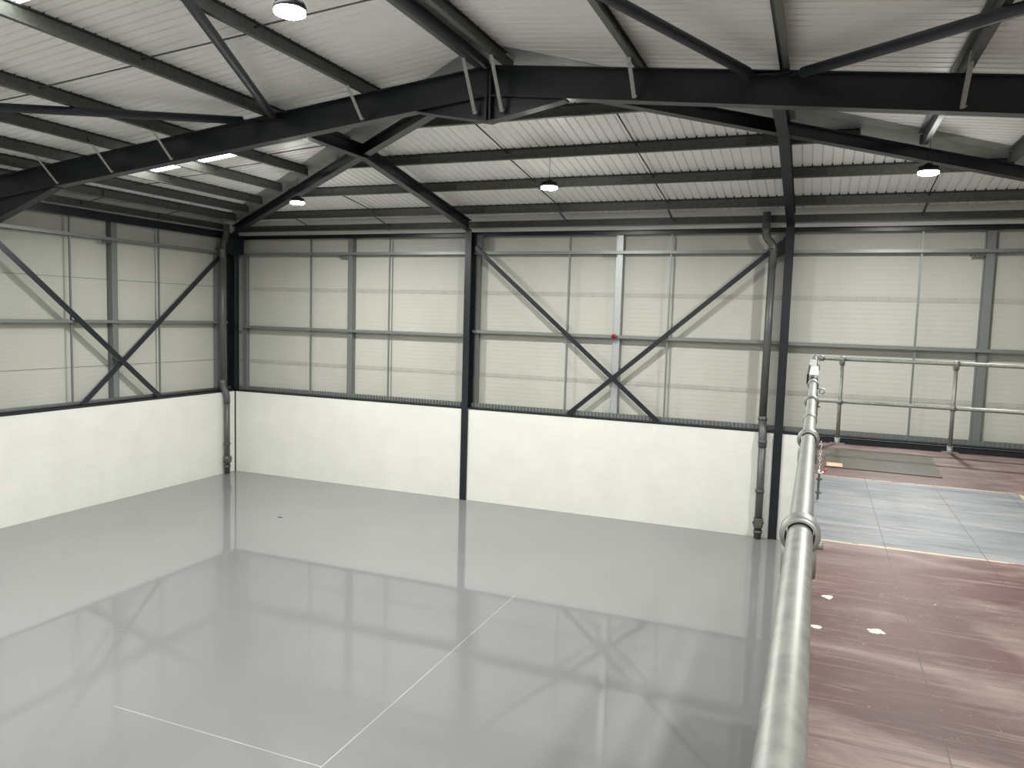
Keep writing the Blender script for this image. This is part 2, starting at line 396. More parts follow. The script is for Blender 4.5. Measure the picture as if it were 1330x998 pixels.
part_of(wf, MB().box(-CF, XR + CF, CF - .02, CF - .004, 6.63, 7.13), 'eaves_closer', 'sheet')
part_of(wl, MB().box(-CF + .004, -CF + .02, YB, CF - .03, 6.66, 7.08), 'eaves_closer', 'sheet')
# roof liner sheets with real ribs
RP, RW, RH = 1 / 6, .034, .034
def prof(a, b):
    out = []; k = math.ceil(a / RP)
    t = a; out.append((a, 0))
    while k * RP + RW + .03 < b:
        c = k * RP
        if c > a: out += [(c, 0), (c + .010, RH), (c + RW - .010, RH), (c + RW, 0)]
        k += 1
    out.append((b, 0)); return out
ceil_ = bpy.data.objects.new('ceiling', None); COL.objects.link(ceil_); ceil_['kind'] = 'structure'; ceil_['_o'] = (0, 0, 0)
RL = ((-5.80, -4.97), (-12.1, -11.09))   # roof light strips on the left slope (y ranges)
def sideslope(right):
    mb = MB(); gl = MB(); X = (lambda x: XR - x) if right else (lambda x: x)
    def strip(target, pts, xa=None, xb=None):
        pv = None
        for y, h in pts:
            xe = XA if y <= YF else XA * (-y / -YF) if y < 0 else 0
            x0 = -.55; xe = max(xe, x0 + .3) if y < 0 else x0 + .2
            if xa is not None: x0 = xa
            if xb is not None: xe = xb
            v = [target.b.verts.new((X(x), y, ZE + SX * x + PH + h)) for x in (x0, .45 * (xe - x0) + x0, xe)]
            if pv:
                for i in range(2): target.b.faces.new((pv[i], pv[i + 1], v[i + 1], v[i]))
            pv = v
    if right: strip(mb, prof(YB, 0))
    else:
        ed = [YB, RL[1][0], RL[1][1], RL[0][0], RL[0][1], 0]
        for i in range(5):
            q = prof(ed[i], ed[i + 1])
            if i == 3: strip(mb, q, None, 2.42); strip(gl, q, 2.42, 5.0); strip(mb, q, 5.0)
            else: strip(gl if i == 1 else mb, q)
        struct(gl.build('window_1', 'sky'))
    mb.build('roof_sheet', 'sheet', ceil_)
sideslope(False); sideslope(True)
mb = MB(); pv = None
for x, h in prof(-.4, XR + .4):
    xx = min(max(x, 0), XR); ye = hipy(xx)
    v = [mb.b.verts.new((x, y, ze(y) + PH + h)) for y in (.55, .5 * (ye + .55), ye)]
    if pv:
        for i in range(2): mb.b.faces.new((pv[i], pv[i + 1], v[i + 1], v[i]))
    pv = v
mb.build('roof_sheet', 'sheet', ceil_)
# folded flashings under the hips and under the ridge
def flashing(p0, p1, w, n1, n2, name):
    p0, p1 = V(p0), V(p1); mb = MB()
    a0, b0 = p0 + V(n1), p0 + V(n2); a1, b1 = p1 + V(n1), p1 + V(n2); e = V((0, 0, .004))
    for q in ((a0, p0, p1, a1), (p0, b0, b1, p1)):
        mb.b.faces.new([mb.b.verts.new(t) for t in q]); mb.b.faces.new([mb.b.verts.new(t + e) for t in q][::-1])
    mb.build(name, 'flash', ceil_)
W1 = .42
for sgn, X in ((1, lambda x: x), (-1, lambda x: XR - x)):
    zf = PH - .006
    flashing((X(.02), -.01, ZE + zf), (X(XA), YF, ZA + zf), 0, (0, -W1, 0), (0, W1, -SY * W1), 'hip_flashing')
flashing((XA, YB, ZA + PH - .006), (XA, YF, ZA + PH - .006), 0, (-.16, 0, -SX * .16), (.16, 0, -SX * .16), 'ridge_flashing')
# a pale line of light-coloured sheet lap on the right slope
mb = MB(); mb.vext([(-.02, -.004), (.02, -.004), (.02, .002), (-.02, .002)], (XA + 5.5, -4.06, zs(XA + 5.5) + PH - .004), (XR - .3, -3.4, zs(XR - .3) + PH - .004))
mb.b.free()

# wall-top closing angles
def ledge(name, a, b, horiz):
    """dark angle over the wall head and the perforated galvanised tray behind it"""
    mb = MB()
    if horiz: mb.box(a, b, -.006, .13, HW, HW + .045)
    else: mb.box(-.13, .006, a, b, HW, HW + .045)
    o = struct(mb.build(name, 'navy'))
    mb = MB()
    if horiz:
        mb.box(a, b, .16, .34, HW + .02, HW + .10)
        x = a + .03
        while x < b - .05: mb.box(x, x + .045, .13, .16, HW + .05, HW + .155); x += .085
        mb.box(a, b, .155, .17, HW + .05, HW + .15)
    else:
        mb.box(-.34, -.16, a, b, HW + .02, HW + .10); mb.path([(-.165, a, HW + .085), (-.165, b, HW + .085)], .05, 10)
    mb.build('closing_tray', 'galvl', o)
    return o
ledge('trim_1', .0, X1 - .09, True); ledge('trim_2', X1 + .09, X2 - .09, True); ledge('trim_3', X2 + .09, XR, True)
ledge('trim_4', YB, -.03, False)

# ================================================================= steelwork
def base_plate(mb, x, y, w, d): mb.box(x - w / 2, x + w / 2, y - d / 2, y + d / 2, 0, .015)
# --- far wall columns: flange to the room, web running back
def column(x, label):
    t = thing('steel_column', (x, .10, 0), label, 'column', 'navy columns along the far wall')
    h = .0825; top = ZE - .25
    mb = MB(); mb.box(x - h, x + h, -.045, -.033, 0, top + .03); mb.box(x - .005, x + .005, -.033, .233, HW, top); mb.box(x - .005, x + .005, -.033, .098, 0, HW)
    mb.box(x - h, x + h, .233, .245, HW, top); mb.build('shaft', 'navy', t)
    # gussets that take the wall bracing
    return t
c1 = column(X1, 'slim navy column on the far wall, left of the big cross brace')
c2 = column(X2, 'slim navy column on the far wall beside the tall rain pipe')
mb = MB(); mb.plate([(X1 + .09, .1, 6.62), (X1 + .34, .1, 6.60), (X1 + .34, .1, 6.28), (X1 + .2, .1, 6.12), (X1 + .09, .1, 6.2)], (0, 1, 0), .012).build('gusset', 'navy', c1)
mb = MB(); mb.plate([(X2 - .09, .1, 6.50), (X2 - .20, .1, 6.30), (X2 - .42, .1, 6.06), (X2 - .34, .1, 5.98), (X2 - .09, .1, 6.1)], (0, 1, 0), .012).build('gusset', 'navy', c2)
# --- corner column, flange towards the hall's right
t = thing('corner_column', (-.12, .07, 0), 'dark navy column standing in the corner of the two white walls', 'column')
mb = MB(); mb.box(-.012, 0, -.02, .16, HW, ZE - .2); mb.box(-.25, -.012, .065, .075, HW, ZE - .2); mb.box(-.262, -.25, -.02, .16, HW, ZE - .2)
mb.box(-.012, .012, -.02, .06, 0, HW); mb.build('shaft', 'navy', t)
mb = MB(); mb.plate([(-.02, -.03, 6.75), (-.02, -.30, 6.62), (-.02, -.30, 6.2), (-.02, -.03, 6.1)], (1, 0, 0), .012); mb.build('gusset', 'navy', t)
mb = MB(); mb.plate([(.01, .1, 6.68), (.23, .1, 6.66), (.23, .1, 6.13), (.10, .1, 6.13), (.01, .1, 6.3)], (0, 1, 0), .012); mb.build('gusset', 'navy', t)

# --- the near portal frame
FD, FW = .42, .18
pf = thing('portal_frame', (XA, YF, 0), 'deep navy portal frame crossing the whole hall in front, with haunched apex', 'portal frame')
for sgn, nm in ((1, 'left'), (-1, 'right')):
    X = (lambda x: x) if sgn > 0 else (lambda x: XR - x)
    mb = MB(); mb.vext(ipoly(FW, FD, .016, .01), (X(-.05), YF, ZE - SX * .05), (X(XA - .02), YF, ZA - SX * .02)); mb.build('rafter', 'navy', pf)
    # apex haunch: web plate, lower flange
    xh = XA - 1.13; zb = ZA - FD - .335
    mb = MB(); mb.plate([(X(xh), YF, zs(xh) - FD), (X(XA - .02), YF, ZA - FD), (X(XA - .02), YF, zb)], (0, 1, 0), .01)
    mb.vext([(-FW / 2, 0), (FW / 2, 0), (FW / 2, -.016), (-FW / 2, -.016)], (X(xh), YF, zs(xh) - FD), (X(XA), YF, zb)); mb.build('apex_haunch', 'navy', pf)
    mb = MB(); x0 = XA - .02; mb.box(min(X(x0), X(x0 - .022)), max(X(x0), X(x0 - .022)), YF - .1, YF + .1, zb - .01, ZA + .02); mb.build('end_plate', 'navy', pf)
    # eaves haunch and column
    mb = MB(); xk = 2.2; zk = zs(xk) - FD; xe = .03; zl = zk - (xk - xe) * .345
    mb.plate([(X(xk), YF, zk), (X(xe), YF, zs(xe) - FD), (X(xe), YF, zl)], (0, 1, 0), .01)
    mb.vext([(-FW / 2, 0), (FW / 2, 0), (FW / 2, -.016), (-FW / 2, -.016)], (X(xk), YF, zk), (X(xe), YF, zl)); mb.build('eaves_haunch', 'navy', pf)
    mb = MB(); a, b_ = sorted((X(.03), X(.018))); mb.box(a, b_, YF - .09, YF + .09, 0, ZE)
    a, b_ = sorted((X(.018), X(-.30))); mb.box(a, b_, YF - .005, YF + .005, HW, ZE); a, b_ = sorted((X(-.30), X(-.315))); mb.box(a, b_, YF - .09, YF + .09, HW, ZE)
    mb.build('column', 'navy', pf)
for zz in (7.4, 7.55, 7.7, 7.85, 7.98):
    mb = MB(); bolts(mb, [(XA - .042, YF - .07, zz)], (-1, 0, 0), .014, .012); mb.build('bolt', 'navy', pf)

# --- end bay rafters
def endrafter(x, d, label):
    X = x; yc = hipy(x); D = .24
    mb = MB(); mb.vext(ipoly(.165, D, .012, .008), (X, -.045, ze(0) + .003), (X, yc, ze(yc) + .003)).vext(ipoly(.165, D, .012, .008), (X, yc, ze(yc) + .003), (X, YF + .01, ze(yc) + .003))
    o = mb.build('end_rafter', 'navy', None, origin=(X, -3, 6.7)); tag(o, label, 'rafter', 'navy rafters of the end bay'); return o
endrafter(X1, 1, 'navy rafter from the left mid-wall column up to the near frame')
endrafter(X2, 1, 'navy rafter rising from the column beside the rain pipe up to the near frame')
for X, lb in ((lambda x: x, 'navy hip rafter climbing from the far left corner to the apex'), (lambda x: XR - x, 'navy hip rafter descending from the apex to the right beyond the near frame')):
    mb = MB(); mb.vext(ipoly(.165, .20, .012, .008), (X(0), 0, ZE - .002), (X(XA - .1), YF + .06, ZA - SX * .1 - .002))
    o = mb.build('hip_rafter', 'navy', None, origin=(X(XA / 2), YF / 2, 7.2)); tag(o, lb, 'rafter', 'navy hip rafters')
# --- eaves beams and eaves purlins
def ebeam(p0, p1, h, w, lb):
    mb = MB(); mb.vext([(-w / 2, 0), (w / 2, 0), (w / 2, -.012), (-w / 2 + .01, -.012), (-w / 2 + .01, -h + .012), (w / 2, -h + .012), (w / 2, -h), (-w / 2, -h)], p0, p1)
    o = mb.build('eaves_beam', 'navy'); tag(o, lb, 'beam', 'navy beams along the tops of the walls')
ebeam((.02, .17, 6.665), (X1 - .01, .17, 6.665), .10, .1, 'navy eaves beam on the far wall between the corner and the first column')
ebeam((X1 + .01, .17, 6.665), (X2 - .01, .17, 6.665), .10, .1, 'navy eaves beam on the far wall above the big cross brace')
ebeam((X2 + .01, .17, 6.665), (XR, .17, 6.665), .10, .1, 'navy eaves beam on the far wall right of the rain pipe')
ebeam((-.17, -.03, 6.75), (-.17, YF + .02, 6.75), .19, .1, 'deep navy eaves beam along the top of the left wall')
def epurlin(p0, p1, side, lb):
    mb = MB(); mb.vext([(q[0] * side, q[1]) for q in cpoly(.07, .15)], p0, p1)
    o = mb.build('eaves_purlin', 'galv'); tag(o, lb, 'purlin', 'galvanised eaves purlins')
epurlin((.0, .20, 6.85), (X1, .20, 6.85), 1, 'galvanised eaves purlin above the far wall, from the corner to the first column')
epurlin((X1, .20, 6.85), (X2, .20, 6.85), 1, 'galvanised eaves purlin above the far wall over the big cross brace')
epurlin((X2, .20, 6.85), (XR, .20, 6.85), 1, 'galvanised eaves purlin above the far wall right of the rain pipe')
epurlin((-.20, .0, 6.88), (-.20, YF, 6.88), -1, 'galvanised eaves purlin above the left wall')

# --- purlins
XP = [.5, 1.45, 2.4, 3.65, 5.02, 6.93, 8.76, 10.62]
def hipend(x): return hipy(x) - .22
nbr = len(XP)
for i, x in enumerate(XP):
    for right in (0, 1):
        xx = XR - x if right else x; s = 1 if right else -1
        side = 'right' if right else 'left'
        # far bay, up to the hip
        if hipend(x) > YF + .35:
            vis = not right or x > 3
            if vis:
                y1 = hipend(x)
                mb = MB(); mb.vext(zpoly(s=-1), (xx, y1, zs(xx)), (xx, YF, zs(xx)))
                o = mb.build('roof_purlin', 'galv'); t = mb = None
                tag(o, '%s slope purlin beyond the near frame, %s up from the eaves' % (side, ORD[i]), 'purlin', 'galvanised purlins of the side slopes beyond the near frame')
                shade_bar(o, (xx, y1, zs(xx)), (xx, YF, zs(xx)), 1)
                mb = MB(); mb.box(xx - .05, xx + .05, y1 - .006, y1 + .006, zs(xx) + .003, zs(xx) + PH - .04); mb.build('end_cleat', 'galv', o)
        if right and x < 2: continue
        mb = MB(); mb.vext(zpoly(s=-1), (xx, YF, zs(xx)), (xx, -14.1, zs(xx)))
        o = mb.build('roof_purlin', 'galv')
        tag(o, '%s slope purlin nearest the camera, %s up from eaves' % (side, ORD[i]), 'purlin', 'galvanised purlins of the side slopes nearest the camera')
        shade_bar(o, (xx, YF, zs(xx)), (xx, -14.1, zs(xx)), 1)
        MB().box(xx + .001, xx + .007, YF - .55, YF + .3, zs(xx) + .024, zs(xx) + .172).build('lap_sleeve', 'galv', o)
YP = [-.49, -2.09, -3.65, -5.26]
for i, y in enumerate(YP):
    xh = XA * (-y / -YF) + .30
    mb = MB(); mb.vext(zpoly(s=1), (xh, y, ze(y)), (XR - xh, y, ze(y)))
    o = mb.build('roof_purlin', 'galv')
    tag(o, 'purlin parallel to the far wall, %s one up from that wall' % ORD[i], 'purlin', 'galvanised purlins of the end slope')
    shade_bar(o, (xh, y, ze(y)), (XR - xh, y, ze(y)), 0)
    for x in (xh, XR - xh):
        mb = MB(); mb.box(x - .006, x + .006, y - .05, y + .05, ze(y) + .003, ze(y) + PH - .04); mb.build('end_cleat', 'galv', o)
    for xc in (X1, X2):
        if xh < xc - .7 or i < 3:
            if xc - .65 > xh - .3 and xc + .65 < XR - xh + .3:
                a = max(xc - .65, xh + .01); c = min(xc + .65, XR - xh - .01)
                MB().box(a, c, y - .007, y - .001, ze(y) + .024, ze(y) + .172).build('lap_sleeve', 'lap', o)

# --- anti-sag rods between purlins
def rod(p0, p1, lb, grp, r=.011, mat='galv'):
    mb = MB(); mb.path([p0, p1], r, 8); o = mb.build('sag_rod', mat); tag(o, lb, 'rod', grp)
gr = 'sag rods of the left slope'
for i in range(2, len(XP) - 1):
    a, b_ = XP[i], XP[i + 1]
    za_, zb_ = zs(a) + .13, zs(b_) + .07
    rod((a + .004, -9.45, za_), (b_ - .004, -9.45, zb_), 'near thin sag rod between the left slope\'s %s and %s purlins' % (ORD[i], ORD[i + 1]), gr)
    if i in (3, 4): rod((a + .004, -4.62 if i == 3 else -4.9, za_), (b_ - .004, -4.62 if i == 3 else -4.9, zb_), 'thin sag rod behind the near frame between the left slope\'s %s and %s purlins' % (ORD[i], ORD[i + 1]), gr)
for i in range(2): rod((XP[i + 1] + .004, -4.62, zs(XP[i + 1]) + .13), (XP[i + 2] - .004, -4.62, zs(XP[i + 2]) + .07), 'thin sag rod behind the near frame between the left slope\'s %s and %s purlins' % (ORD[i + 1], ORD[i + 2]), gr)
XRODS = [2.45, 4.85, 9.70, 12.15, 17.08]
WHERE = ['nearest the far left corner', 'second from the far left corner', 'left one over the big cross brace', 'right one over the big cross brace', 'the one right of the rain pipe']
for j, x in enumerate(XRODS):
    for i in range(3):
        if abs(YP[i + 1]) / -YF * XA > min(x, XR - x) - .2: continue
        rod((x, YP[i] - .004, ze(YP[i]) + .13), (x, YP[i + 1] + .004, ze(YP[i + 1]) + .07), 'dark rod between %s and %s far slope purlins, %s' % (ORD[i], ORD[i + 1], WHERE[j]), 'sag rods of the end slope', .012, 'navy')
    # kinked eaves strut from the first purlin down to the eaves purlin
    mb = MB(); y0 = YP[0] - .03
    mb.box(x - .022, x + .022, y0 - .004, y0, ze(YP[0]) + .01, ze(YP[0]) + .17); mb.ext([(-.022, -.004), (.022, -.004), (.022, .004), (-.022, .004)], (x, y0, ze(YP[0]) + .015), (x, .19, 6.86))
    mb.box(x - .028, x + .028, .172, .196, 6.775, 6.91)
    o = mb.build('eaves_strut', 'galv'); tag(o, 'cranked eaves strut over the far wall, %s' % WHERE[j], 'strut', 'cranked struts at the far eaves')
for k, yy in enumerate((-2.46, -4.62)):
    mb = MB(); x0 = .53; mb.box(x0, x0 + .004, yy - .022, yy + .022, zs(.5) + .01, zs(.5) + .17); mb.ext([(-.022, -.004), (.022, -.004), (.022, .004), (-.022, .004)], (x0, yy, zs(.5) + .015), (-.19, yy, 6.88))
    mb.box(-.196, -.172, yy - .028, yy + .028, 6.80, 6.94)
    o = mb.build('eaves_strut', 'galv'); tag(o, 'cranked eaves strut over the left wall, %s one from the corner' % ORD[k], 'strut', 'cranked struts at the left eaves')

# --- fly braces on the near frame
for k, (x, lb) in enumerate(((2.3, 'the lowest one on the left'), (3.65, 'second up on the left'), (5.02, 'third up on the left'), (8.76, 'midway between the left node and the apex'),
                 (10.62, 'just left of the apex'), (XR - 10.62, 'just right of the apex'), (XR - 8.76, 'between the apex and the right node'), (XR - 5.02, 'far right one near the picture edge'))):
    zt = zs(x) + .09; zb = zs(x) - FD + .03
    if abs(x - XA) < .5: zb = ZA - FD - .335 + .1
    mb = MB(); mb.ext([(-.026, -.003), (.026, -.003), (.026, .003), (-.020, .003), (-.020, .03), (-.026, .03)], (x + .01, YF - .57, zt), (x + .01, YF - .095, zb), up=(0, 1, 0))
    bolts(mb, [(x + .04, YF - .11, zb + .02)], (1, 0, 0), .01, .015)
    o = mb.build('fly_brace', 'brace'); tag(o, 'pale angled fly brace on the near frame, ' + lb, 'brace', 'fly braces of the near frame')

# --- roof bracing tubes
def btube(p0, p1, r, lb, nm='bracing_tube'):
    p0, p1 = V(p0), V(p1); d = (p1 - p0).normalized()
    t = thing(nm, p0, lb, 'bracing', 'round navy bracing tubes under the roof')
    MB().path([p0 + d * .22, p1], r, 20).build('tube', 'tube', t)
    mb = MB(); sd = d.cross(V((0, 0, 1))).normalized()
    mb.plate([p0 + sd * .05, p0 - sd * .05, p0 - sd * r + d * .34, p0 + sd * r + d * .34], sd.cross(d), .014); mb.build('end_plate', 'navy', t)
zn = zs(7.0) - .06
btube((7.13, YF - .06, zn), (10.7, -14.1, ZA - .12), .062, 'round navy roof brace rising steeply from the left node towards the top of the picture')
btube((6.80, YF - .06, zn - .02), (.15, -14.1, ZE - .05), .062, 'round navy roof brace running flat from the left node to the left picture edge')
btube((XR - 7.24, YF - .06, zn), (11.0, -14.1, ZA - .12), .062, 'round navy roof brace rising left from the right node')
btube((XR - 6.86, YF - .06, zn - .02), (XR - .15, -14.1, ZE - .05), .062, 'round navy roof brace rising right from the right node')
btube((XA, YF - .02, ZA - .03), (XA, -14.1, ZA - .03), .075, 'thick round navy tube running along under the ridge to the apex', 'ridge_tube')
for x, lb in ((6.97, 'left'), (XR - 7.05, 'right')):
    mb = MB(); mb.plate([(x - .22, YF - .16, zn), (x + .22, YF - .16, zn), (x + .3, YF + .0, zn), (x - .3, YF + .0, zn)], (0, 0, 1), .014)
    o = mb.build('node_plate', 'navy'); tag(o, 'navy gusset plate where the %s pair of roof braces meets the near frame' % lb, 'plate', 'gusset plates on the near frame')

# ================================================================= wall framing
def siderail(p0, p1, side, lb):
    mb = MB(); mb.vext([(q[0] * side, q[1]) for q in cpoly(.20, .068, .003, .012)][::1], p0, p1); o = mb.build('side_rail', 'galvl'); tag(o, lb, 'rail', 'galvanised horizontal wall rails')
RZ = 6.165
for (a, b_, zl, nm) in ((.13, X1 - .09, 4.13, 'between the corner and the first column'), (X1 + .09, X2 - .09, 4.235, 'behind the big cross brace'), (X2 + .09, XR, 4.225, 'right of the rain pipe')):
    for z, w in ((RZ, 'upper'), (zl, 'lower')):
        siderail((a, .125, z), (b_, .125, z), -1, '%s galvanised wall rail on the far wall, %s' % (w, nm))
for z, w in ((RZ, 'upper'), (4.24, 'lower')):
    siderail((-.125, -.15, z), (-.125, YF + .08, z), 1, '%s galvanised wall rail on the left wall' % w)

def wpost(x, y, lb, wide, left=False, bright=False):
    """wide posts are C sections, thin ones are slim tubes"""
    z0, z1 = HW + .05, 6.56
    mb = MB(); w = .165 if wide else .036
    if wide:
        a, d = x - w / 2, x + w / 2; y0, y1 = .20, .345
        bx = [(a, d, y0, y0 + .004), (a, a + .004, y0, y1), (d - .004, d, y0, y1)]
        bx += [(a - .012, a, y1 - .02, y1)]
    else:
        a, d = x - w / 2, x + w / 2; bx = [(a, d, .19, .225)]
    for q in bx:
        if left: mb.box(-q[3], -q[2], q[0], q[1], z0, z1)
        else: mb.box(q[0], q[1], q[2], q[3], z0, z1)
    nm = 'wall_post' if wide else 'sag_tube'
    o = mb.build(nm, 'post_lit' if bright else ('galvl' if wide else 'galvl')); tag(o, lb, 'post', 'wide galvanised wall posts' if wide else 'thin galvanised wall tubes')
    if wide and not bright or wide:
        for zz in (RZ, 4.2):
            for dx in (-.05, .05):
                mb = MB(); c = (x + dx, .196, zz - .07) if not left else (-.196, x + dx, zz - .07)
                mb.lathe(c, [(0, .012), (-.01 if not left else .01, .012), (-.01 if not left else .01, 0)], (0, 1, 0) if not left else (1, 0, 0), 6, False)
                mb.build('bolt', 'galv', o)
    return o
wpost(2.42, 0, 'thin wall tube on the far wall, first from the corner', False)
wpost(3.69, 0, 'wide grey wall post on the far wall, in the middle of the corner bay', True)
wpost(4.88, 0, 'thin wall tube on the far wall, just right of the corner bay\'s wide post', False)
wpost(9.76, 0, 'thin wall tube on the far wall, left of the bright wide post', False)
wpost(10.96, 0, 'bright wide wall post, coloured as lamp-lit, in the middle of the cross-braced bay', True, bright=True)
wpost(12.14, 0, 'thin wall tube on the far wall, right of the bright wide post', False)
wpost(17.12, 0, 'thin wall tube on the far wall, behind the far guard rail', False)
wpost(18.31, 0, 'wide grey wall post on the far wall, behind the far guard rail', True)
wpost(-4.93, 0, 'thin wall tube on the left wall, farther from the corner', False, True)
wpost(-3.78, 0, 'wide grey wall post on the left wall', True, True)
wpost(-2.47, 0, 'thin wall tube on the left wall, nearer the corner', False, True)
# closing posts beside the columns
for x, w, lb in ((.16, .12, 'grey edge post on the far wall tight to the corner column'), (X1 + .17, .08, 'grey edge post just right of the column left of the big cross brace')):
    mb = MB(); mb.box(x - w / 2, x + w / 2, .22, .34, HW + .05, 6.13); o = mb.build('edge_post', 'galvl'); tag(o, lb, 'post', 'grey edge posts')
mb = MB(); mb.box(-.34, -.22, -.46, -.18, HW + .05, 6.13); o = mb.build('edge_post', 'galvl'); tag(o, 'grey edge post on the left wall behind the corner rain pipe', 'post', 'grey edge posts')

# --- flat wall braces
def flat(p0, p1, off, w, t_, lb):
    p0, p1 = V(p0), V(p1); d = (p1 - p0).normalized(); nrm = V((0, 1, 0)) if abs(d.x) > abs(d.y) else V((1, 0, 0))
    mb = MB(); mb.ext([(-w / 2, -t_ / 2), (w / 2, -t_ / 2), (w / 2, t_ / 2), (-w / 2, t_ / 2)], p0, p1, up=nrm)
    o = mb.build('cross_brace', 'navy'); tag(o, lb, 'brace', 'flat navy diagonal wall braces'); return o
flat((X1 + .14, .06, 6.30), (12.04, .06, 2.345), 0, .105, .014, 'navy diagonal brace on the far wall falling from upper left to lower right')
flat((X2 - .14, .085, 6.36), (9.88, .085, 2.345), 0, .105, .014, 'navy diagonal brace on the far wall falling from upper right to lower left')
flat((-.06, -6.93, 6.07), (-.06, -2.60, 2.345), 0, .125, .014, 'navy diagonal brace on the left wall falling towards the corner')
flat((-.085, -.26, 6.23), (-.085, -4.80, 2.345), 0, .125, .014, 'navy diagonal brace on the left wall rising towards the corner')

# --- faint stencil marks beside the wide posts, under the upper rail
def marks(x, left, lb, solid):
    mb = MB(); z = RZ - .085
    def bx(a, b_, c, d):
        if left: mb.box(-.16, -.156, x + a, x + b_, z + c, z + d)
        else: mb.box(x + a, x + b_, .156, .16, z + c, z + d)
    if solid: bx(-.36, -.10, -.01, .035); 
    if solid:
        for k in range(4): bx(-.36 + k * .075, -.36 + k * .075 + .04, -.028, -.01)
    else:
        for k in range(5):
            a = -.40 + k * .075
            bx(a, a + .045, .018, .027); bx(a, a + .045, -.026, -.018)
            if k % 2: bx(a, a + .01, -.026, .027); bx(a, a + .035, -.004, .004)
            else: bx(a + .018, a + .028, -.026, .027)
    o = mb.build('stencil_mark', 'ink'); tag(o, lb, 'marking', 'dark marks under the upper wall rails')
marks(3.69, False, 'small dark mark under the upper rail beside the corner bay wide post', True)
marks(10.96, False, 'small row of dark stencilled characters left of the bright wide post', False)
marks(18.31, False, 'small dark mark under the upper rail beside the rightmost wide post', True)
marks(-3.78, True, 'small dark mark under the upper rail on the left wall', True)

# --- red sounder on the bright post
t = thing('alarm_sounder', (10.93, .12, 4.235), 'small round red sounder on the rail at the bright wide post', 'alarm')
MB().lathe((10.93, .124, 4.235), [(0, 0), (0, .062), (-.05, .066), (-.075, .058), (-.078, 0)], (0, 1, 0), 24).build('body', 'red', t)
MB().lathe((10.93, .047, 4.235), [(0, .044), (-.012, .038), (-.014, 0)], (0, 1, 0), 20).build('grille', 'black', t)

# ================================================================= rain pipes
def rainpipe(top, bend, wallz, label, right):
    pass
RPR = .082
def elbow(pts, n=6):
    """rounded corner path through points"""
    P_ = [V(p) for p in pts]; out = [P_[0]]
    for i in range(1, len(P_) - 1):
        a, b_, c = P_[i - 1], P_[i], P_[i + 1]; r = min(.13, (b_ - a).length * .45, (c - b_).length * .45)
        s_, e_ = b_ + (a - b_).normalized() * r, b_ + (c - b_).normalized() * r
        for k in range(n + 1):
            q = k / n; out.append(s_.lerp(b_, q).lerp(b_.lerp(e_, q), q))
    out.append(P_[-1]); return out
t = thing('rain_pipe', (14.33, -.16, 0), 'tall grey rain pipe with an offset bend on top, left of the mid-wall column', 'rain pipe', 'grey rain pipes')
MB().path(elbow([(14.15, -.035, 6.97), (14.15, -.035, 6.46), (14.32, -.035, 6.27), (14.31, -.035, 5.8)]), RPR, 20).build('top_bend', 'pipe', t)
MB().path([(14.31, -.035, 6.22), (14.295, -.035, 2.62)], RPR - .003, 20).build('upper_pipe', 'pipe', t)
MB().path(elbow([(14.30, -.035, 2.66), (14.30, -.035, 2.45), (14.33, -.15, 2.24), (14.33, -.15, 2.0)]), RPR + .006, 20).build('offset_bend', 'pipe', t)
MB().path([(14.33, -.15, 2.2), (14.335, -.15, .02)], RPR - .003, 20).build('lower_pipe', 'pipe', t)
for (x, y, z) in ((14.15, -.035, 6.62), (14.318, -.035, 6.17), (14.298, -.035, 2.60), (14.33, -.15, 2.12), (14.33, -.15, 1.05), (14.335, -.15, .16)):
    MB().lathe((x, y, z), [(-.03, RPR), (-.03, RPR + .014), (.03, RPR + .014), (.03, RPR)], (0, 0, 1), 24).build('collar', 'pipe', t)
mb = MB(); mb.lathe((14.335, -.15, .36), [(-.10, RPR), (-.10, RPR + .016), (.10, RPR + .016), (.10, RPR)], (0, 0, 1), 24)
mb.box(14.26, 14.41, -.262, -.20, .27, .45); mb.box(14.22, 14.45, -.20, -.13, .33, .38)
mb.build('access_fitting', 'galv', t)
t = thing('rain_pipe', (.14, -.47, 0), 'grey rain pipe with a bend at the wall head, in the far left corner', 'rain pipe', 'grey rain pipes')
MB().path(elbow([(.03, -.36, 6.93), (.03, -.36, 6.66), (.03, -.515, 6.30), (.03, -.515, 6.0)]), RPR, 20).build('top_bend', 'pipe', t)
MB().path([(.03, -.515, 6.32), (.03, -.515, 2.62)], RPR - .003, 20).build('upper_pipe', 'pipe', t)
MB().path(elbow([(.03, -.515, 2.66), (.03, -.515, 2.45), (.13, -.47, 2.25), (.13, -.47, 2.0)]), RPR + .006, 20).build('offset_bend', 'pipe', t)
MB().path([(.13, -.47, 2.2), (.13, -.47, .02)], RPR - .003, 20).build('lower_pipe', 'pipe', t)
for (x, y, z) in ((.03, -.43, 6.48), (.03, -.515, 6.22), (.13, -.47, .86), (.13, -.47, .22)):
    MB().lathe((x, y, z), [(-.025, RPR), (-.025, RPR + .012), (.025, RPR + .012), (.025, RPR)], (0, 0, 1), 24).build('collar', 'pipe', t)
mb = MB(); mb.lathe((.13, -.47, .42), [(-.10, RPR), (-.10, RPR + .016), (.10, RPR + .016), (.10, RPR)], (0, 0, 1), 24); mb.box(.2, .24, -.53, -.41, .35, .5)
mb.box(.12, .19, -.59, -.35, .40, .45); mb.build('access_fitting', 'galv', t)

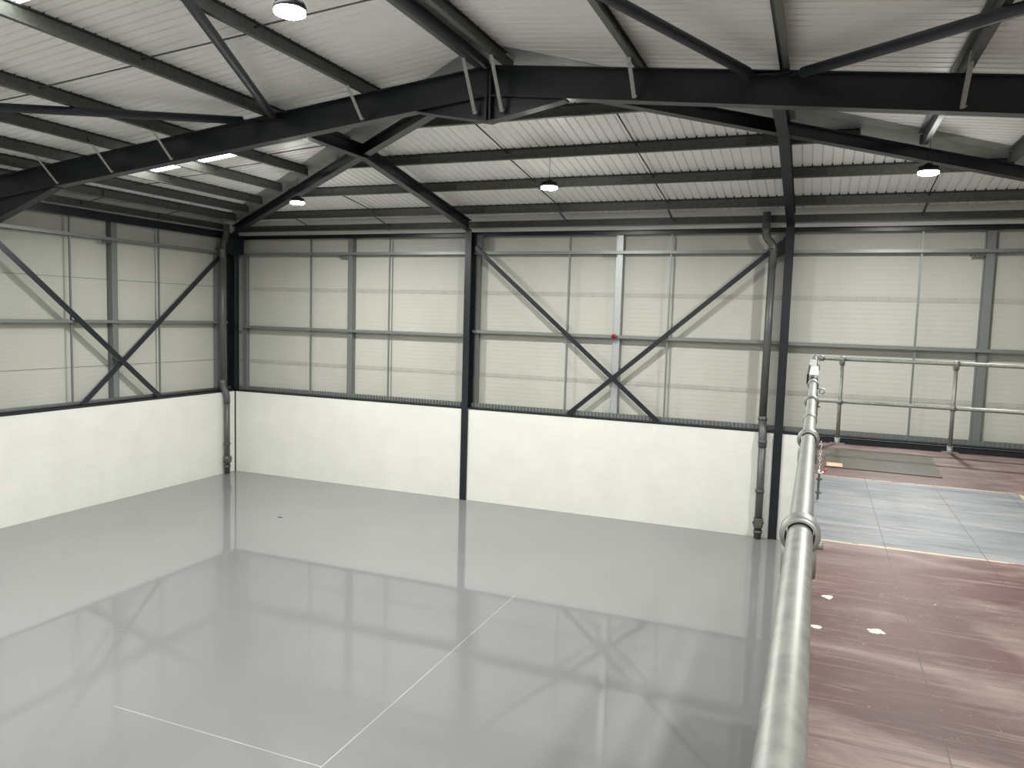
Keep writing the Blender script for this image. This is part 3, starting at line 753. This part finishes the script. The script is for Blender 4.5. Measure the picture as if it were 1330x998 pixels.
# ================================================================= lamps
LAMPS = []
def lamp(x, y, z, ztop, label):
    t = thing('high_bay_lamp', (x, y, z), label, 'lamp', 'round high bay lamps hung from the purlins')
    MB().lathe((x, y, z), [(.12, 0), (.12, .06), (.075, .065), (.07, .10), (.045, .105), (.04, .155), (-.0, .16), (-.0, 0)], (0, 0, 1), 32).build('housing', 'black', t)
    mb = MB()
    for k in range(20):
        a = 2 * PI * k / 20; c, s_ = math.cos(a), math.sin(a)
        mb.plate([(x + c * .06, y + s_ * .06, z + .04), (x + c * .15, y + s_ * .15, z + .04), (x + c * .14, y + s_ * .14, z + .075), (x + c * .06, y + s_ * .06, z + .10)], (-s_, c, 0), .004)
    mb.build('cooling_fins', 'black', t)
    MB().lathe((x, y, z), [(-.002, .150), (-.034, .150), (-.048, .12), (-.056, .06), (-.058, 0)], (0, 0, 1), 24).build('lens', 'lens', t)
    MB().torus((x, y, z + .15), .022, .004, (0, 1, 0), 16, 6).build('hook', 'galv', t)
    MB().path([(x, y, z + .17), (x, y, ztop)], .0045, 6).build('suspension_cable', 'black', t)
    downlight(x, y, z - .068, 1)
    return t
def downlight(x, y, z, k):
    L = bpy.data.lights.new('high_bay_light', 'AREA'); L.shape = 'DISK'; L.size = .26; L.energy = 215 * k; L.spread = math.radians(176); L.color = (1, .995, .95)
    o = bpy.data.objects.new('high_bay_light', L); COL.objects.link(o); o.location = (x, y, z)
lamp(4.74, -3.40, 6.95, zs(4.7) + .03, 'lit round lamp near the far left corner, in front of the hip rafter')
lamp(10.55, -3.65, 7.02, ze(-3.65) + .0, 'lit round lamp over the middle of the far wall')
lamp(16.74, -3.46, 7.06, zs(16.7) + .16, 'lit round lamp at the right below the hip rafter')
lamp(10.36, -10.82, 7.51, zs(10.36) + .19, 'large lit round lamp at the top edge left of the ridge')
for x, y in ((4.4, -11.4), (16.8, -10.9), (4.7, -17.6), (10.5, -17.9), (16.8, -17.9)):
    downlight(x, y, 7.1, 1)

# ================================================================= mezzanine
ZM = 3.095; MX0, MY0 = 15.20, -6.38
mz = thing('mezzanine_platform', (18.4, -13.5, 0), 'raised platform on the right with worn red-brown and grey deck boards', 'platform')
MB().box(MX0, XR - .02, YB + .02, MY0, ZM - .04, ZM).build('deck', 'deck', mz)
mb = MB(); mb.box(MX0, XR - .02, MY0 + .002, MY0 + .075, ZM - .26, ZM - .245); mb.box(MX0, XR - .02, MY0 + .002, MY0 + .010, ZM - .26, ZM + .07); mb.box(MX0, XR - .02, MY0 + .002, MY0 + .055, ZM + .06, ZM + .07)
mb.build('edge_channel', 'navy', mz)
mb = MB(); mb.box(MX0 - .0, MX0 + .012, YB + .02, MY0, ZM - .26, ZM - .04); mb.box(MX0, MX0 + .07, YB + .02, MY0, ZM - .26, ZM - .248); mb.build('edge_channel', 'galv', mz)
for k in range(7):
    y = -7.6 - k * 2.1; mb = MB(); mb.vext(ipoly(.1, .2, .01, .008), (MX0 + .08, y, ZM - .042), (XR - .05, y, ZM - .042)); mb.build('joist', 'galv', mz)
for x in (15.5, 18.5):
    for y in (-7.9, -13.9): MB().box(x - .05, x + .05, y - .05, y + .05, 0, ZM - .24).build('leg', 'navy', mz)

# ---- guard rails: galvanised tube and clamp fittings
RT = .0243
def fitting_along(mb, c, ax, L=.06, R=.0345, lip=.0):
    mb.lathe(c, [(-L / 2, RT), (-L / 2, R), (L / 2, R), (L / 2, RT)], ax, 28)
def openring(mb, c, ax, R=.036, L=.05):
    mb.lathe(c, [(-L / 2, RT + .004), (-L / 2 , R - .004), (-L / 2 + .006, R), (L / 2 - .006, R), (L / 2, R - .004), (L / 2, RT + .002), (-L / 2, RT + .004)], ax, 36)
XR1, ZT, ZMID = 15.28, 4.195, 3.645
side = thing('guard_rail', (XR1, -13, ZM), 'near galvanised guard rail along the open edge of the platform', 'guard rail')
MB().path([(XR1, -19.5, ZT), (XR1, -11.30, ZT)], RT, 32).build('top_rail', 'rail', side)
MB().path([(XR1, -19.5, ZMID), (XR1, -11.30, ZMID)], RT, 20).build('mid_rail', 'rail', side)
for y in (-18.2, -16.85, -15.50, -14.14, -12.66, -11.36):
    p = MB().path([(XR1, y, ZM + .012), (XR1, y, ZT - .028)], RT, 20).build('post', 'rail', side)
    mb = MB(); mb.box(XR1 - .05, XR1 + .05, y - .05, y + .05, ZM, ZM + .01); mb.lathe((XR1, y, ZM + .01), [(0, RT + .01), (.06, RT + .01), (.06, RT)], (0, 0, 1), 20); mb.build('base_flange', 'rail', p)
    mb = MB(); openring(mb, (XR1, y, ZT), (0, 1, 0), .0385 if y > -15 or y < -15.2 else .04, .052); mb.lathe((XR1, y, ZT - .085), [(0, RT), (0, RT + .009), (.055, RT + .009), (.06, RT)], (0, 0, 1), 24)
    mb.lathe((XR1 + .03, y, ZT - .02), [(0, .008), (.014, .008), (.014, 0)], (1, 0, 0), 10); mb.build('clamp', 'rail', p)
    mb = MB(); openring(mb, (XR1, y, ZMID), (0, 1, 0), .0345, .05); mb.build('clamp', 'rail', p)
mb = MB(); fitting_along(mb, (XR1, -13.52, ZT), (0, 1, 0), .10, .029); mb.build('coupler', 'rail', side)
mb = MB(); mb.lathe((XR1, -11.25, ZT), [(-.03, RT), (-.03, .034), (.03, .034), (.045, RT)], (0, 1, 0), 28); mb.lathe((XR1 + .055, -11.28, ZT - .055), [(-.008, .018), (.008, .018)], (0, 1, 0), 16)
mb.torus((XR1 + .062, -11.28, ZT - .045), .017, .006, (0, 1, 0), 20, 8); mb.build('end_collar', 'zinc', side)
gate = thing('gate_section', (XR1, -9.6, ZM), 'short gate with bright zinc sleeve boxes ending the near guard rail', 'gate')
mb = MB(); mb.path([(XR1 - .0, -11.2, ZT + .002), (XR1, -10.7, ZT + .002)], .031, 20); mb.build('rubber_sleeve', 'black', gate)
mb = MB(); mb.box(XR1 - .035, XR1 + .035, -10.62, -9.15, ZT - .03, ZT + .028); mb.build('sleeve_box', 'zinc', gate)
mb = MB(); mb.box(XR1 - .052, XR1 - .037, -10.62, -9.0, ZT - .05, ZT + .03); mb.build('side_plate', 'navy', gate)
mb = MB(); mb.box(XR1 - .05, XR1 + .018, -9.0, -7.6, ZT - .03, ZT + .028); mb.build('sleeve_box', 'zinc', gate)
mb = MB(); mb.path([(XR1 + .03, -9.1, ZT), (XR1 + .03, -7.4, ZT)], .02, 16); mb.build('lift_bar', 'galv', gate)
MB().path([(XR1, -11.2, ZMID), (XR1, -7.5, ZMID)], RT, 16).build('mid_rail', 'rail', gate)
for y in (-10.9, -7.7): MB().path([(XR1, y, ZM + .01), (XR1, y, ZT - .03)], RT, 16).build('post', 'rail', gate)
# chain with a red-tipped hook hanging inside the rail
t = thing('safety_chain', (15.372, -10.0, 3.3), 'small chain with a red-tipped hook hanging on the inner side of the near guard rail', 'chain')
mb = MB(); cz = 3.60
for k in range(9): mb.torus((15.372, -10.0, cz - k * .028), .009, .0028, (0, 1, 0) if k % 2 else (1, 0, 0), 12, 6, 1.4)
mb.build('chain_links', 'zinc', t)
MB().path([(15.372, -10.0, 3.36), (15.366, -10.0, 3.33), (15.385, -10.0, 3.325), (15.41, -10.0, 3.35)], .008, 10).build('hook', 'zinc', t)
MB().path([(15.408, -10.0, 3.348), (15.43, -10.0, 3.37)], .009, 10).build('hook_tip', 'red', t)
mb = MB(); mb.box(15.362, 15.382, -10.01, -9.99, 3.10, 3.33); mb.box(15.35, 15.40, -10.012, -9.988, 3.27, 3.285); mb.box(15.35, 15.40, -10.012, -9.988, 3.15, 3.165); mb.build('latch_bar', 'galv', t)

YR = -6.40
farr = thing('guard_rail', (18, YR, ZM), 'far galvanised tube guard rail across the end of the platform, before the far wall', 'guard rail')
MB().path([(15.36, YR, ZT), (XR - .05, YR, ZT)], RT, 20).build('top_rail', 'rail', farr)
MB().path([(15.28, YR, ZMID), (XR - .05, YR, ZMID)], RT, 20).build('mid_rail', 'rail', farr)
MB().path([(XR1, -7.4, ZT), (XR1, YR - .02, ZT)], RT, 20).build('return_tube', 'rail', farr)
mb = MB(); mb.torus((XR1, YR - .03, ZT + .004), .028, .011, (0, 1, 0), 24, 10); mb.lathe((XR1 + .04, YR, ZT), [(0, RT), (0, .036), (.06, .036), (.065, RT)], (1, 0, 0), 24); mb.build('corner_fitting', 'rail', farr)
for x in (15.605, 16.89, 18.17, 19.46, 20.74):
    p = MB().path([(x, YR, ZM + .012), (x, YR, ZT - .02)], RT, 20).build('post', 'rail', farr)
    mb = MB(); mb.box(x - .09, x + .09, YR - .045, YR + .045 - .03, ZM, ZM + .01); mb.lathe((x, YR, ZM + .01), [(0, RT + .01), (.07, RT + .01), (.07, RT)], (0, 0, 1), 20); mb.build('base_flange', 'rail', p)
    mb = MB(); fitting_along(mb, (x, YR, ZT), (1, 0, 0), .07, .035); mb.lathe((x, YR, ZT - .075), [(0, RT), (0, .034), (.06, .034)], (0, 0, 1), 20); mb.build('clamp', 'rail', p)
    mb = MB(); fitting_along(mb, (x, YR, ZMID), (1, 0, 0), .06, .033); mb.lathe((x, YR, ZMID - .035), [(0, RT), (0, .033), (.07, .033), (.07, RT)], (0, 0, 1), 20); mb.build('clamp', 'rail', p)

# smoked plastic sheet lying on the deck with an orange label
t = thing('plastic_sheet', (16.0, -7.6, ZM), 'smoked see-through plastic sheet lying flat on the red-brown deck', 'sheet')
mb = MB(); mb.plate([(15.435, -8.28, ZM + .006), (16.56, -8.32, ZM + .006), (16.62, -6.99, ZM + .006), (15.475, -6.93, ZM + .006)], (0, 0, 1), .008); mb.build('panel', 'smoke', t)
lb_ = MB().box(15.462, 15.622, -8.245, -8.02, ZM + .0105, ZM + .0115).build('orange_label', 'orange', t); lb_['label'] = 'orange paper label'
mb = MB()
for k in range(3): mb.box(15.478, 15.605 - .02 * k, -8.21 + k * .06, -8.195 + k * .06, ZM + .0116, ZM + .012)
mb.build('print', 'pale', lb_)

# small dark scrap on the floor
mb = MB(); mb.plate([(4.31, -3.50, .004), (4.41, -3.50, .004), (4.42, -3.46, .004), (4.35, -3.45, .004)], (0, 0, 1), .006); o = mb.build('floor_scrap', 'black'); tag(o, 'tiny dark scrap lying on the grey floor before the far wall', 'scrap')
# pale spots dropped on the floor
for k, (x, y, lb) in enumerate(((10.9, -7.4, 'tiny pale scrap on the floor right of the middle reflection'), (6.3, -9.4, 'small pale scrap on the floor towards the left'))):
    mb = MB(); mb.plate([(x - .05, y, .003), (x + .05, y - .008, .003), (x + .04, y + .012, .003), (x - .03, y + .014, .003)], (0, 0, 1), .004); o = mb.build('floor_scrap', 'screw'); tag(o, lb, 'scrap')

# ================================================================= camera, world, view
def cam():
    cx, cy, cz, yaw, pitch, roll, f = 15.2896, -17.0928, 4.6058, .3794, -.0871, .0290, 988.28
    fw = V((-math.sin(yaw) * math.cos(pitch), math.cos(yaw) * math.cos(pitch), math.sin(pitch))); r = V((math.cos(yaw), math.sin(yaw), 0)); u = r.cross(fw)
    r2 = r * math.cos(roll) + u * math.sin(roll); u2 = -r * math.sin(roll) + u * math.cos(roll)
    c = bpy.data.cameras.new('camera'); c.sensor_width = 36; c.lens = 36 * f / 1330; c.clip_start = .02; c.clip_end = 200
    o = bpy.data.objects.new('camera', c); COL.objects.link(o)
    m = Matrix((r2, u2, -fw)).transposed().to_4x4(); m.translation = V((cx, cy, cz)); o.matrix_world = m
    bpy.context.scene.camera = o
cam()
w = bpy.data.worlds.new('world'); bpy.context.scene.world = w; w.use_nodes = True
w.node_tree.nodes['Background'].inputs['Color'].default_value = (.6, .62, .65, 1); w.node_tree.nodes['Background'].inputs['Strength'].default_value = .4
sc = bpy.context.scene
sc.view_settings.view_transform = 'Standard'; sc.view_settings.look = 'None'; sc.view_settings.gamma = 1; sc.view_settings.use_curve_mapping = False
sc.view_settings.exposure = 0.38
sc.cycles.max_bounces = 10; sc.cycles.diffuse_bounces = 6; sc.cycles.glossy_bounces = 4; sc.cycles.sample_clamp_indirect = 6; sc.cycles.caustics_reflective = True; sc.cycles.blur_glossy = 1.0; sc.cycles.caustics_refractive = False
for o in bpy.data.objects:
    if '_o' in o: del o['_o']
